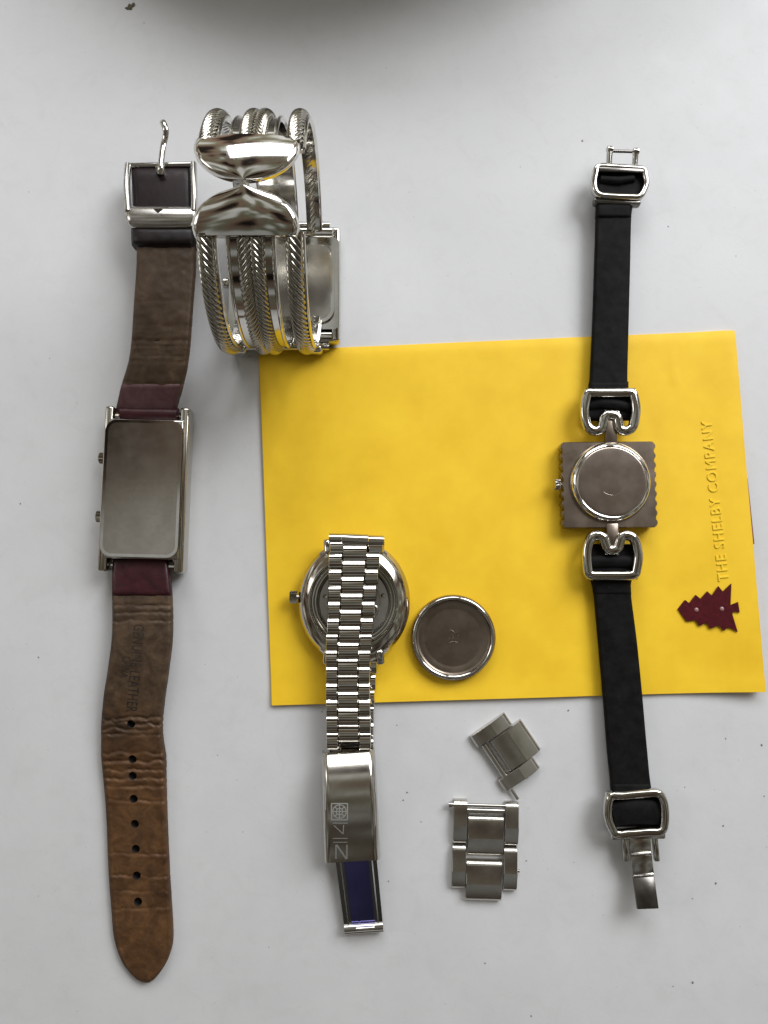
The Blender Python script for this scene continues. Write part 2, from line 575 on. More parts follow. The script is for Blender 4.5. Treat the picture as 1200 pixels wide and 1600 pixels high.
# tree emblem
tz = [(90,1385),(140,1322),(168,1345),(212,1287),(245,1315),(290,1262),(322,1292),(365,1226),(395,1264),(452,1208),(446,1358),(458,1352),(497,1335),(508,1407),(462,1400),(458,1418),(495,1542),(432,1508),(402,1535),(370,1496),(312,1520),(285,1478),(236,1502),(212,1462),(150,1470)]
out = []
for x, y in tz:
    p = P(1040 + x / 4.443, 640 + y / 4.443, 2.0); out.append((p.x, p.y))
u, v_ = card_uv(1110, 950); cz = card_pt(u, v_).z
tg = prism(out, 0.0, 0.55, 0.14, 2)
x0t, x1t = P(1060, 950, 2), P(1155, 950, 2)
def tz_at(x): return lerp(card_pt(*card_uv(1060, 950)).z, card_pt(*card_uv(1155, 950)).z, (x - x0t.x) / (x1t.x - x0t.x))
tg = ([(v[0], v[1], v[2] + tz_at(v[0]) - 0.1) for v in tg[0]], tg[1])
cz = tz_at((x0t.x + x1t.x) / 2) - 0.05
emb = obj('tree_emblem', tg, M['foil'], card, 30, label='dark red glossy fir tree emblem with its tip pointing left')
for x, y in ((388, 1383), (216, 1390)):
    p = P(1040 + x / 4.443, 640 + y / 4.443, 2.0)
    obj('ornament', place(lathe([(0.7, 0), (0.6, 0.2), (0.3, 0.36), (0.05, 0.4)], 12), (p.x, p.y, tz_at(p.x) + 0.4)), M['foil_glint'], emb)

# ------------------------------------------------------------------ leather strap watch
o0 = P(222, 765, 0)
w = thing('leather_strap_watch', (o0.x, o0.y, 0), 'rectangular watch lying face down on its worn brown leather strap', 'watch')
rot = math.radians(-1.4)
cc = P(222, 763, 9)
def L1(x, y, z): 
    q = Matrix.Rotation(rot, 3, 'Z') @ Vector((x, y, 0))
    return Vector((cc.x + q.x, cc.y + q.y, z))
def put1(geo, x, y, z): return place(geo, L1(x, y, z), rot)
case = merge(put1(rbox((22.6, 42.6, 6.6), 0.8, 3), 0.4, 0, 5.1),
             put1(rbox((2.8, 50.6, 6.2), 0.9, 4), -11.6, 0, 4.6),
             put1(rbox((3.0, 50.6, 6.2), 0.9, 4), 11.5, 0, 4.6))
cs = obj('case', case, M['steel_case'], w)
obj('bezel', put1(prism(rrect(24, 44, 2.5), 0.0, 1.9, 0.0), 0.3, 0, 0), M['steel_case'], w)
cb = obj('case_back', put1(prism(rrect(23.4, 41.4, 3.4), 7.4, 9.4, 0.9, 5), -0.1, 0, 0), M['steel'], w)
obj('back_plate', put1(prism(rrect(21.6, 39.6, 2.7), 9.2, 9.46, 0.06, 2), -0.1, 0, 0), M['back'], cb)
# faint engraved rows
ev = []
for k, (yy, ln) in enumerate(((3.2, 9), (1.2, 11), (-0.8, 7), (-3.2, 8))):
    x = -ln / 2
    while x < ln / 2:
        wd = random.uniform(0.3, 0.8)
        ev.append(put1(rbox((wd * 0.7, random.uniform(0.15, 0.9), 0.02), 0), x, yy + random.uniform(-.15, .15), 9.515))
        x += wd + 0.35
obj('engraving', merge(*ev), M['back'], cb, 0)
for yy in (9.4, -8.6):
    k = []
    kn = 16
    pr = []
    for i in range(kn * 2):
        a = math.pi * i / kn
        r = 1.75 if i % 2 else 1.5
        pr.append((r * math.cos(a), r * math.sin(a)))
    g = merge(prism(pr, 0, 1.7, 0.45, 3), lathe([(0.8, -1.5), (0.8, 0.1)], 12))
    obj('pusher', put1(place(g, (0, 0, 0), 0, 0, -math.pi / 2), -13.0, yy, 4.8), M['steel_case'], w)
for yy in (23.3, -23.3):
    obj('spring_bar', tube([L1(-10.6, yy, 4.6), L1(11, yy, 4.6)], 0.8, 10), M['steel'], w)

def nz(p, s): return noise.noise(Vector((p[0] * s, p[1] * s, p[2] * s)))
# short strap piece with buckle
up = Ribbon([(640, 181, 273, 6.2), (626, 184, 276, 7.6), (599, 190.5, 284, 9.6), (553, 203, 293, 11.2), (476, 209, 299, 12.0), (400, 213.5, 304, 11.0), (330, 210, 301, 10.0), (268, 206, 297, 9.0)])
def d_up(d, t, q):
    p = up.at(d, t)
    h = 0.2 * nz(p, 0.22) + 0.16 * nz(p, 0.6)
    for y0, a in ((508, .3), (514, .2), (532, .5), (541, .4), (549, .3), (556, .45), (565, .3), (470, .2), (600, .3)):
        yy = q[0] - y0 - 4 * nz((t * 4, y0, 0), 1.0)
        h -= a * math.exp(-(yy / 2.0) ** 2) * (0.4 + 0.6 * abs(nz((t * 3, y0 * .7, 3), 1.0)) * 2)
    return h
obj('strap', up.mesh(3.0, 0.6, 30, 0.35, 0.5, d_up), M['lining'], w, 60, label='short brown strap piece between case and buckle')
e1 = Ribbon([(648, 182, 272, 5.0), (638, 182, 273, 6.9), (626, 184.5, 276, 8.0), (612, 187, 280, 9.0), (600, 190, 284, 9.85)])
obj('strap_end', e1.mesh(2.0, 0.6, 16, 0.35, 0.5), M['maroon_pale'], w, 60, label='scuffed maroon leather turning under the case end')
obj('strap_end', tube([L1(-8.6, 23.2, 5.2), L1(8.9, 23.2, 5.2)], 2.3, 20), M['maroon'], w, 60, label='maroon leather wrapped round the case bar')
f1 = Ribbon([(388, 213, 304, 11.4), (360, 211, 303, 11.2), (330, 208, 300, 10.9), (290, 206, 298, 10.4), (268, 205, 297, 9.8), (259, 206, 297, 8.2)])
obj('strap_fold', f1.mesh(3.4, 0.6, 20, 0.3, 0.8), M['maroon_dark'], w, 60, label='near black maroon leather folded over at the buckle')
kp = Ribbon([(384, 206, 304.5, 12.1), (372, 205, 305, 12.5), (354, 205, 305, 12.1)])
obj('keeper_loop', kp.mesh(5.5, 0.5, 16, 0.3, 1.0), M['blackleather'], w, 60, label='black leather keeper loop below the buckle')
# buckle
Z = 11.6
bk = catmull([P(200, 262, Z-1.5), P(198, 290, Z), P(198.5, 318, Z + .6)], 6)
def arm(pts, a, b): return sweep(catmull(pts, 6), lambda i, s: ell(a, b, 14))
bucka = [P(200, 258, Z-2.4), P(198.5, 280, Z-0.4), P(198.5, 305, Z + .6), P(200, 330, Z + .9)]
buckb = [P(302.5, 256, Z-2.4), P(303, 280, Z-0.4), P(303.5, 305, Z + .6), P(303, 330, Z + .9)]
bar = Ribbon([(322, 197, 306, Z + 0.6), (328, 196.5, 307, Z + 1.4), (338, 197, 306.5, Z + 1.7), (348, 199, 304, Z + 1.3), (356, 204, 299, Z + 0.3), (360, 212, 292, Z - 1.0)])
bo = obj('buckle', merge(arm(bucka, 1.0, 1.15), arm(buckb, 1.0, 1.15), bar.mesh(2.2, 0.35, 24, 0.5, 0.5)), M['satin'], w, 50)
obj('hinge_bar', tube([P(197, 259, 9), P(306, 257, 9)], 0.85, 12), M['steel'], bo)
obj('prong', merge(sweep(catmull([P(251, 272, 11.6), P(251, 262, 12.3), P(252.5, 248, 11.6), P(255, 228, 10.6), P(258.5, 214, 11.0), P(259, 204, 12.0), P(256, 194, 12.0), P(254, 190, 11.4)], 8), lambda i, s: ell(0.95, 0.6, 12)),
                   place(lathe([(0.3, -1.5), (1.7, -1.1), (1.9, 0), (1.7, 1.1), (0.3, 1.5)], 16), P(251, 264, 10.6), 0, 0, math.pi / 2)), M['steel'], bo)
tri = [P(240, 326.5, 0), P(254, 326.5, 0), P(247, 335, 0)]
c0 = P(247, 329, Z + 1.95)
obj('buckle_notch', prism([(c0.x - 1.35, c0.y + .5), (c0.x, c0.y - 1.05), (c0.x + 1.35, c0.y + .5)], Z + 1.2, Z + 2.12, 0.05, 1), M['dark_steel'], bo, 30)

# long strap piece
rows = [(872, 178, 261, 5.0), (886, 175.5, 262, 5.6), (930, 175, 267, 6.6), (991, 175, 268, 7.2), (1048, 168, 262, 6.6), (1087, 162, 256.5, 5.6), (1131, 158, 252, 4.5), (1157, 158, 253, 4.0), (1183, 158, 257, 3.6), (1210, 160.5, 257.5, 3.2), (1253, 164.5, 258.5, 2.9), (1297, 167, 260, 2.7), (1341, 168.5, 262, 2.6), (1385, 171, 264, 2.6), (1428, 174.5, 267, 2.6), (1459, 177, 268.5, 2.6), (1481, 182, 267, 2.6), (1503, 190.5, 260, 2.6), (1518, 201, 251, 2.6), (1530, 213, 241, 2.5), (1535.5, 224, 232, 2.4)]
lo = Ribbon(rows)
creases = [(1122, .45, 1.6, 6), (1131, .5, 1.5, 7), (1139, .35, 1.5, 6), (1148, .2, 1.3, 4), (1176, .25, 1.6, 4), (1189, .6, 1.8, 4), (1203, .3, 1.4, 5), (1216, .35, 1.6, 4), (1228, .25, 1.4, 4), (1250, .15, 1.3, 3), (946, .25, 1.5, 3), (957, .2, 1.2, 3), (970, .18, 1.3, 4), (1334, .22, 1.3, 4), (1369, .18, 1.2, 4), (1392, .12, 1.2, 4), (1420, .12, 1.3, 4)]
def d_lo(d, t, q):
    p = lo.at(d, t)
    h = 0.22 * nz(p, 0.13) + 0.13 * nz(p, 0.45) + 0.05 * nz(p, 1.3)
    for y0, a, wd, wob in creases:
        e = q[0] - y0 - wob * nz((t * 5, y0 * .37, 1), 1.0) - wob * .4 * nz((t * 14, y0 * .37, 5), 1.0)
        if abs(e) < 9:
            k = 0.25 + 1.1 * abs(nz((t * 2.6, y0 * .71, 3), 1.0) + .15)
            wd2 = wd * 1.5
            h += 1.9 * a * k * (-math.exp(-(e / wd2) ** 2) + 0.45 * math.exp(-((e - 4.5) / (wd2 * 1.5)) ** 2))
    # raised channel worn round the holes
    h -= 0.12 * math.exp(-((t - 0.5) / 0.05) ** 2) * sstep(1175, 1200, q[0]) * (1 - sstep(1260, 1275, q[0]))
    e = min(t, 1 - t)
    h += 0.16 * math.exp(-((e - 0.055) / 0.03) ** 2) * sstep(930, 960, q[0]) * 0.8
    return h
ls = obj('strap', lo.mesh(2.6, 0.3, 52, 0.25, 0.6, d_lo), M['lining_long'], w, 60, label='long cracked brown strap piece with a row of holes and rounded tip')
ls.data.materials.append(M['hole'])
cut_g = []
for hx, hy in ((205, 1131), (207, 1186), (207.5, 1212), (209, 1248), (211, 1287), (212.5, 1326), (214, 1367.5), (216, 1408.5)):
    q = lo.row(lo.find(hy))
    p = P(hx, hy, q[3])
    cut_g.append(place(lathe([(1.25, -1.9), (1.2, 3.0)], 16), p))
cg = obj('cutter', merge(*cut_g), M['hole'], w)
md = ls.modifiers.new('holes', 'BOOLEAN')
md.operation = 'DIFFERENCE'; md.object = cg; md.solver = 'EXACT'
bpy.context.view_layer.update()
nm = bpy.data.meshes.new_from_object(ls.evaluated_get(bpy.context.evaluated_depsgraph_get()))
ls.modifiers.clear()
old = ls.data; ls.data = nm; bpy.data.meshes.remove(old)
bpy.data.objects.remove(cg)
ls.data.set_sharp_from_angle(angle=math.radians(60))
e2 = Ribbon([(868, 178, 260, 5.0), (880, 176, 261.5, 6.1), (900, 175, 264, 6.7), (920, 175, 266, 7.0), (931, 175.5, 267, 7.0)])
obj('strap_end', e2.mesh(2.6, 0.6, 20, 0.3, 0.4, lambda d, t, q: 0.1 * nz(e2.at(d, t), .4)), M['maroon'], w, 60, label='dark maroon leather flap at the case end of the long strap')
# stamped words, reading downwards
def strap_word(word, px_top, px_bot, height, depth):
    tv, tf = text_geo(word, 0, 0, 1.05)
    V = []
    A, B = Vector(px_top), Vector(px_bot)
    du = B - A; hn = Vector((-du.y, du.x)).normalized()
    if hn.x < 0: hn = -hn
    for p in tv:
        q = A + du * p.x + hn * height * p.y
        d = lo.find(q.y)
        r = lo.row(d)
        # continuous search between samples
        i0 = max(0, min(len(lo.c) - 2, next((k for k in range(len(lo.c) - 1) if lo.c[k + 1][0] >= q.y), 0)))
        f = (q.y - lo.c[i0][0]) / max(1e-6, lo.c[i0 + 1][0] - lo.c[i0][0])
        r = lo.c[i0].lerp(lo.c[i0 + 1], f)
        t = (q.x - r[1]) / (r[2] - r[1])
        dd = lerp(lo.len[i0], lo.len[i0 + 1], f)
        h = 0.25 * (1 - (2*t-1)**2) + d_lo(dd, t, r) + depth
        V.append(lo.at(dd, t, h))
    return V, tf
obj('stamped_lettering', merge(strap_word('GENUINE LEATHER', (209, 975), (197, 1112), 17, 0.035), strap_word('CHINA', (191.5, 1025), (187, 1057), 13, 0.035)),
    M['hole_text'] if 'hole_text' in M else mat('pressed_leather', (0.013, 0.007, 0.004), 0.6), w, 0, label='dark pressed capitals running down the brown strap')

# ------------------------------------------------------------------ silver cuff watch
YC, ZC, RY, RZ = 74.6, 31.5, 29.6, 27.4
w = thing('cuff_watch', (-32, 71, 0), 'silver rope band cuff watch standing on its case with the opening upward', 'watch')
def ring(sg, th, x, h=0.0):
    """point on the cuff oval; th degrees from the top, h outward"""
    a = math.radians(th)
    p = Vector((x, YC + sg * RY * math.sin(a), ZC + RZ * math.cos(a)))
    nn = Vector((0, sg * math.sin(a) / RY, math.cos(a) / RZ)).normalized()
    return p + nn * h, nn
def band_path(sg, x, h, a0, a1, step=0.5, xb=0.0):
    n = int(abs(a1 - a0) / step)
    pts, ns = [], []
    for i in range(n + 1):
        th = lerp(a0, a1, i / n)
        p, q = ring(sg, th, x + xb * sstep(20, 150, th), h)
        pts.append(p); ns.append(q)
    return pts, ns
def strip(sg, x, wd, th, h=0.0, a0=20, a1=154, bev=0.25):
    pts, ns = band_path(sg, x, h, a0, a1, 2.0)
    a, b = wd / 2, th / 2
    sec = [(-a, -b + bev), (-a + bev, -b), (a - bev, -b), (a, -b + bev), (a, b - bev), (a - bev, b), (-a + bev, b), (-a, b - bev)]
    return sweep(pts, lambda i, s: sec, up=lambda i: ns[i])
def rope(sg, x, r, h, tw, a0=22.5, a1=153, flat=0.8):
    pts, ns = band_path(sg, x, h, a0, a1, 0.3)
    n = 49
    def sec(i, s):
        out = []
        for k in range(n):
            f = 2 * math.pi * k / n
            rr = r * (1 + 0.23 * (2 * abs(math.cos(3.5 * f + tw * s / 2)) ** 0.6 - 1))
            out.append((rr * math.cos(f), rr * flat * math.sin(f)))
        return out
    return sweep(pts, sec, up=lambda i: ns[i])
for sg in (1, -1):
    for x in (-43.4, -21.8):
        b = obj('side_band', strip(sg, x, 4.4, 1.1), M['silver'], w, 40)
        obj('rope_trim', rope(sg, x - 0.2, 1.75, 1.0, 3.7 * sg), M['rope'], b, 60)
        obj('edge_rail', tube(band_path(sg, x + 2.1, 0.4, 21, 154, 1.0)[0], 0.55, 10, up=(1, 0, 0)), M['silver'], b, 60)
    b = obj('middle_band', strip(sg, -32.6, 11.6, 1.1), M['silver'], w, 40)
    obj('rope_trim', rope(sg, -34.1, 1.5, 1.3, 4.4), M['rope'], b, 60)
    obj('rope_trim', rope(sg, -31.1, 1.5, 1.3, -4.4), M['rope'], b, 60)
    for x in (-38.2, -27.0):
        obj('edge_rail', tube(band_path(sg, x, 0.5, 21, 154, 1.0)[0], 0.55, 10, up=(1, 0, 0)), M['silver'], b, 60)
# half oval end plates
for sg in (1, -1):
    V, Fc = [], []
    nt, nv = 32, 34
    for s in (0, 1):
        for j in range(nv + 1):
            v = 1 - (1 - j / nv) ** 2
            th = lerp(25.5 if sg > 0 else 23.0, 1.4, v)
            hw = 13.0 * max(0.0, 1 - (max(0, v - 0.2) / 0.802) ** 2.1) ** 0.52
            hw *= 1 - 0.05 * (1 - min(1, v / 0.28)) ** 2
            for i in range(nt + 1):
                t = -1 + 2 * i / nt
                e = min(1 - abs(t), 1.0)
                rim = min(1.0, min(e * hw / 0.8, v * 13 / 0.7, 1e9))
                dome = 0.9 * (1 - t * t) + 0.75 * math.sin(math.pi * min(1, v * 0.8 + 0.1)) * (1 - 0.5 * t * t) + 0.12 * math.sin(3.0 * t + 2.4 * v + sg)
                h = 1.7 + (dome + 0.4) * math.sqrt(max(0, 1 - (1 - rim) ** 2)) if s == 0 else 1.0
                p, q = ring(sg, th, -33.4 + hw * t, h)
                V.append(p)
    m = nt + 1; off = m * (nv + 1)
    for j in range(nv):
        for i in range(nt):
            a = j*m+i
            Fc.append((a, a+1, a+m+1, a+m)); Fc.append((off+a, off+a+m, off+a+m+1, off+a+1))
        for i in (0, nt):
            a = j*m+i; Fc.append((a, a+m, off+a+m, off+a))
    for i in range(nt):
        for j in (0, nv):
            a = j*m+i; Fc.append((a, a+1, off+a+1, off+a))
    obj('end_plate', (V, Fc), M['silver'], w, 50)
# case, face down on the table
ccx, ccy = -31.0, 70.5
cs = obj('case', merge(place(prism(rrect(34, 29, 1.5), 1.0, 7.2, 0.5, 2), (ccx, ccy, 0)),
                       place(rbox((34, 3.4, 4.6), 0.9, 3), (ccx, ccy + 16.6, 4.4)), place(rbox((34, 3.4, 4.6), 0.9, 3), (ccx, ccy - 16.6, 4.4)),
                       place(rbox((2.6, 36, 5.6), 0.7, 3), (ccx + 16, ccy, 4.2)), place(rbox((2.6, 36, 5.6), 0.7, 3), (ccx - 16, ccy, 4.2))), M['steel'], w)
obj('bezel', place(prism(rrect(33, 36, 2), 0.0, 1.6, 0), (ccx, ccy, 0)), M['steel_case'], w)
cb = obj('case_back', place(prism(rrect(31.4, 25.5, 4.5), 7.0, 8.4, 0.6, 3), (ccx, ccy, 0)), M['steel'], w)
obj('back_plate', place(prism(rrect(29.2, 23.4, 3.6), 8.2, 8.5, 0.1, 1), (ccx, ccy, 0)), M['brushed'], cb)
obj('crown', place(merge(lathe([(0.7, -2), (0.7, 0.2), (1.5, 0.3), (1.7, 0.6), (1.7, 1.8), (1.4, 2.2)], 20)), (ccx - 17.2, ccy + 1.2, 4.2), 0, 0, -math.pi / 2), M['steel'], w)
for sg in (1, -1):
    obj('hinge_bar', tube([(ccx - 15, ccy + sg * 19.2, 5.0), (ccx + 14, ccy + sg * 19.2, 5.0)], 1.3, 14), M['steel'], w)
for x in (-45, -21.5):
    obj('hinge_knuckle', place(rbox((5.0, 3.6, 4.2), 1.1, 3), (x, ccy - 19.8, 4.2)), M['silver'], w)
    obj('hinge_knuckle', place(rbox((5.0, 3.6, 4.2), 1.1, 3), (x, ccy + 19.8, 4.2)), M['silver'], w)

# ------------------------------------------------------------------ bracelet watch (case back removed)
oc = P(553, 940, 6)
w = thing('bracelet_watch', (oc.x, oc.y, CARD_TOP), 'steel bracelet watch face down on the card, its back off and bracelet folded over', 'watch')
B0 = CARD_TOP
prof = [(11, 12, 0), (14.8, 16.4, 0.0), (15.6, 17.2, 0.5), (16.7, 18.5, 2.4), (17.0, 18.9, 3.6), (16.8, 18.7, 4.4), (15.6, 17.2, 5.9), (14.6, 15.6, 6.7), (13.9, 14.3, 7.1), (13.6, 13.7, 7.3), (13.2, 13.2, 7.3), (13.0, 13.0, 7.0), (12.9, 12.9, 5.9), (11.9, 11.9, 5.8), (11.7, 11.7, 6.2), (11.3, 11.3, 6.2), (11.1, 11.1, 5.8), (11.0, 11.0, 4.0)]
cs = obj('case', place(lathe(prof, 96), (oc.x, oc.y, B0)), M['steel_case'], w, 28)
gs = lathe([(12.8, 5.85), (12.5, 6.15), (12.2, 6.15), (12.0, 5.85)], 72)
obj('gasket_seat', place((gs[0], gs[1][:-2]), (oc.x, oc.y, B0 + .02)), M['steel'], cs)
mv = obj('movement', place(lathe([(10.9, 3.0), (10.9, 4.6), (10.4, 5.0), (8.0, 5.05), (7.9, 4.6), (0.5, 4.6)], 64), (oc.x, oc.y, B0)), M['movement'], w, 30)
for a, r, s in ((170, 8.8, .7), (200, 6.2, 1.4), (150, 5.8, 1.1), (12, 9.0, .7), (-20, 6.4, 1.2), (30, 6.0, 1.0), (90, 9, .7), (-80, 9, .7)):
    a = math.radians(a)
    obj('screw', place(lathe([(s, 4.4), (s, 5.25), (s * .85, 5.35), (0.1, 5.3)], 16), (oc.x + r * math.cos(a), oc.y + r * math.sin(a), B0)), M['steel'], mv)
kn = []
for i in range(40):
    a = math.pi * i / 20; r = 1.85 if i % 2 else 1.6
    kn.append((r * math.cos(a), r * math.sin(a)))
obj('crown', place(merge(prism(kn, 0.4, 2.6, 0.3, 2), lathe([(0.8, -2.5), (0.8, 0.6)], 12)), (oc.x - 16.9, oc.y + 1.3, B0 + 3.5), 0, 0, -math.pi / 2), M['steel'], w)
for x in (-7.8, 7.8):
    for s in (1, -1):
        obj('lug', place(rbox((2.4, 4.8, 3.0), 0.9, 3), (oc.x + x * 1.02, oc.y + s * 16.4, B0 + 5.0), math.radians(-6 * s * (1 if x > 0 else -1)), math.radians(-14 * s)), M['steel'], w)

def link_bar(wd, ln, hh, crown=1.0):
    """a link piece: rounded across its length (y), wd along x"""
    n = 8
    pr = [(-ln/2, 0.0), (-ln/2, hh - crown)]
    for k in range(1, n):
        f = k / n
        pr.append((-ln/2 + ln * f, hh - crown + crown * math.sin(math.pi * f) ** 0.8))
    pr += [(ln/2, hh - crown), (ln/2, 0.0)]
    V, Fc = [], []
    xs = (-wd/2, -wd/2 + 0.18, wd/2 - 0.18, wd/2)
    for j, x in enumerate(xs):
        for y, z in pr:
            k = 0.88 if j in (0, 3) else 1.0
            V.append((x, y * (0.95 if j in (0, 3) else 1), z * k))
    m = len(pr)
    for j in range(3):
        for k in range(m):
            Fc.append((j*m+k, j*m+(k+1) % m, (j+1)*m+(k+1) % m, (j+1)*m+k))
    Fc.append(tuple(range(m))); Fc.append(tuple(3*m+k for k in range(m))[::-1])
    return V, Fc
def strand(rib, y_from, count, pitch, hh, first_outer=True):
    d0 = rib.find(y_from)
    for i in range(count):
        for part, sh in (('outer', 0.0), ('centre', 0.5)):
            d = d0 + (i + sh) * pitch
            if d > rib.L - 0.4 * pitch: continue
            a, b = rib.at(d, 0), rib.at(d, 1)
            c0, c1 = rib.at(d - .5, .5), rib.at(d + .5, .5)
            X = (b - a); wd = X.length; X.normalize()
            Yv = (c0 - c1).normalized(); Zv = X.cross(Yv).normalized(); Yv = Zv.cross(X)
            R = Matrix((X, Yv, Zv)).transposed().to_4x4()
            jit = Matrix.Rotation(random.uniform(-.075, .075), 4, 'X') @ Matrix.Rotation(random.uniform(-.012, .012), 4, 'Y')
            if part == 'centre':
                M4 = Matrix.Translation((a + b) / 2 - Zv * hh) @ R @ jit
                obj('centre_link', xf(link_bar(wd * 0.455, pitch * 0.985, hh + 0.12), M4), M['link'], w, 40)
            else:
                for s in (0.133, 0.867):
                    M4 = Matrix.Translation(a.lerp(b, s) - Zv * hh) @ R @ jit
                    obj('outer_link', xf(link_bar(wd * 0.262, pitch * 0.96, hh), M4), M['link'], w, 40)
topr = Ribbon([(838, 515, 600, 10.6), (850, 515, 598.5, 11.9), (866, 513.5, 595, 12.2), (901, 513, 591, 12.0), (948, 512, 586, 11.6), (981, 511, 583, 11.2), (1012, 508.5, 580.5, 10.6), (1047, 508.5, 578, 9.8), (1095, 508.5, 578.5, 8.9), (1142, 509, 579.5, 8.3), (1178, 510, 580, 7.8)])
strand(topr, 850, 14, 4.9, 2.4)
lowr = Ribbon([(1030, 507, 590, 5.6), (1060, 509, 588, 4.4), (1100, 511, 585, 3.9), (1150, 513, 584, 3.4), (1200, 515, 584, 3.2)])
strand(lowr, 1042, 7, 4.9, 2.1)
obj('end_link', sweep([P(514.5, 841, 10.8), P(534, 841.5, 10.8)], lambda i, s: ell(1.5, 1.6, 18)), M['steel'], w, 40)
obj('end_link', sweep([P(534.6, 842, 10.8), P(575.5, 844, 10.8)], lambda i, s: ell(1.7, 1.75, 18)), M['steel'], w, 40)
obj('end_link', sweep([P(576, 844, 10.8), P(600, 845, 10.8)], lambda i, s: ell(1.5, 1.6, 18)), M['steel'], w, 40)
ul = Ribbon([(846, 514, 600, 9.2), (862, 512, 598, 7.6)])
obj('end_piece', ul.mesh(4.2, 0.6, 10, 0.3, 0.6), M['steel_case'], w, 50)

# clasp
def clasp(u, v, h=0.0):
    xl = lerp(506, 509.5, v); xr = lerp(581.5, 590.5, v)
    yl = lerp(1177, 1348.5, v); yr = lerp(1172, 1344, v)
    z = 6.6 + 4.1 * 4 * v * (1 - v) + 1.2 * (1 - v)
    z -= 1.1 * max(0.0, 1 - v / 0.27) ** 2
    e = min(u, 1 - u)
    z -= 0.55 * (1 - min(1, e / 0.06)) ** 2
    return P(lerp(xl, xr, u), lerp(yl, yr, u), z + h)
def clasp_sheet(th):
    g = sheet(lambda u, v: clasp(u, v), th, 30, 40)
    return g
cl = obj('clasp_cover', clasp_sheet(0.9), M['brushed_x'], w, 50, label='brushed steel clasp cover engraved with small square marks')
for u0, nm in ((0.0, 'l'), (1.0, 'r')):
    V, Fc = [], []
    n = 30
    for i in range(n + 1):
        v = i / n
        p = clasp(u0, v, -0.35)
        s = -1 if u0 == 0 else 1
        for dx, dz in ((0, 0), (0.55 * s, -0.5), (0.75 * s, -3.6), (0.0, -3.6)):
            V.append((p.x + dx, p.y, p.z + dz))
    for i in range(n):
        for k in range(4):
            Fc.append((i*4+k, i*4+(k+1) % 4, (i+1)*4+(k+1) % 4, (i+1)*4+k))
    Fc += [(0, 1, 2, 3), tuple(n*4+k for k in range(4))]
    obj('clasp_side', (V, Fc), M['steel'], cl, 50)
def clasp_px(px, py, h=0.0):
    v = (py - 1174.5) / 171.7
    for _ in range(3):
        xl, xr = lerp(506, 509.5, v), lerp(581.5, 590.5, v)
        u = (px - xl) / (xr - xl)
        y = lerp(lerp(1177, 1348.5, v), lerp(1172, 1344, v), u)
        v += (py - y) / 171.7
    return clasp(u, v, h)
def line(pts, wpx=1.6):
    out = []
    V, Fc = [], []
    for i in range(len(pts)):
        a = Vector(pts[max(i-1, 0)]); b = Vector(pts[min(i+1, len(pts)-1)])
        d = (b - a).normalized(); nn = Vector((-d.y, d.x)) * wpx / 2
        p = Vector(pts[i])
        V.append(clasp_px(*(p + nn), 0.03)); V.append(clasp_px(*(p - nn), 0.03))
    for i in range(len(pts) - 1):
        Fc.append((2*i, 2*i+1, 2*i+3, 2*i+2))
    return V, Fc
def seg(a, b, w_=1.6, k=4): return line([(lerp(a[0], b[0], i/k), lerp(a[1], b[1], i/k)) for i in range(k+1)], w_)
def boxl(x0, y0, x1, y1, w_=1.5): return merge(seg((x0, y0), (x1, y0), w_), seg((x0, y1), (x1, y1), w_), seg((x0, y0), (x0, y1), w_), seg((x1, y0), (x1, y1), w_))
cx_, cy_ = 530.5, 1268
circ = lambda r, w_: line([(cx_ + r * math.cos(2*math.pi*k/28), cy_ + r * math.sin(2*math.pi*k/28)) for k in range(29)], w_)
obj('engraved_emblem', merge(boxl(518, 1255.5, 543, 1281, 1.8), circ(10.5, 1.6), circ(5.0, 1.4), seg((cx_-10, cy_), (cx_+10, cy_)), seg((cx_, cy_-10), (cx_, cy_+10)), seg((cx_-7, cy_-7), (cx_-3, cy_-3)), seg((cx_+7, cy_-7), (cx_+3, cy_-3)), seg((cx_-7, cy_+7), (cx_-3, cy_+3)), seg((cx_+7, cy_+7), (cx_+3, cy_+3))), M['engrave'], cl, 0)
obj('engraved_letters', merge(seg((520, 1286), (543, 1286), 1.2), seg((520, 1310), (543, 1310), 1.2), seg((522, 1290), (536, 1303), 1.3), seg((536, 1303), (537, 1289), 1.3),
                              seg((521, 1316), (543, 1316), 1.2), seg((525, 1342), (525, 1320), 2.2), seg((526, 1320), (541, 1342), 2.6), seg((542, 1342), (542, 1320), 2.2)), M['engrave'], cl, 0)
# fold-out blade
ang = None
def bl(u, v, z):
    return P(lerp(lerp(525, 539, v), lerp(589, 599, v), u), lerp(lerp(1350, 1456, v), lerp(1346, 1452, v), u), z)
def bl_z(v): return lerp(4.6, 2.4, v)
def bl_bar(u0, u1, v0, v1, zo, th):
    V = []
    n = 8
    for i in range(n + 1):
        v = lerp(v0, v1, i / n)
        for u, z in ((u0, bl_z(v) + zo), (u1, bl_z(v) + zo), (u1, bl_z(v) + zo - th), (u0, bl_z(v) + zo - th)):
            V.append(bl(u, v, z))
    Fc = []
    for i in range(n):
        for k in range(4):
            Fc.append((i*4+k, i*4+(k+1) % 4, (i+1)*4+(k+1) % 4, (i+1)*4+k))
    Fc += [(3, 2, 1, 0), tuple(n*4+k for k in range(4))]
    return V, Fc
obj('fold_blade', bl_bar(0.2, 0.8, -0.25, 0.92, -0.6, 0.8), M['blade'], w, 30, label='dark bluish fold out blade of the clasp')
for u0, u1 in ((0.0, 0.10), (0.90, 1.0)):
    obj('blade_rail', bl_bar(u0, u1, -0.25, 0.97, 0.3, 2.2), M['dark_steel'], w, 30)
obj('blade_rib', bl_bar(0.13, 0.2, -0.2, 0.93, -0.2, 1.2), M['dark_steel'], w, 30)
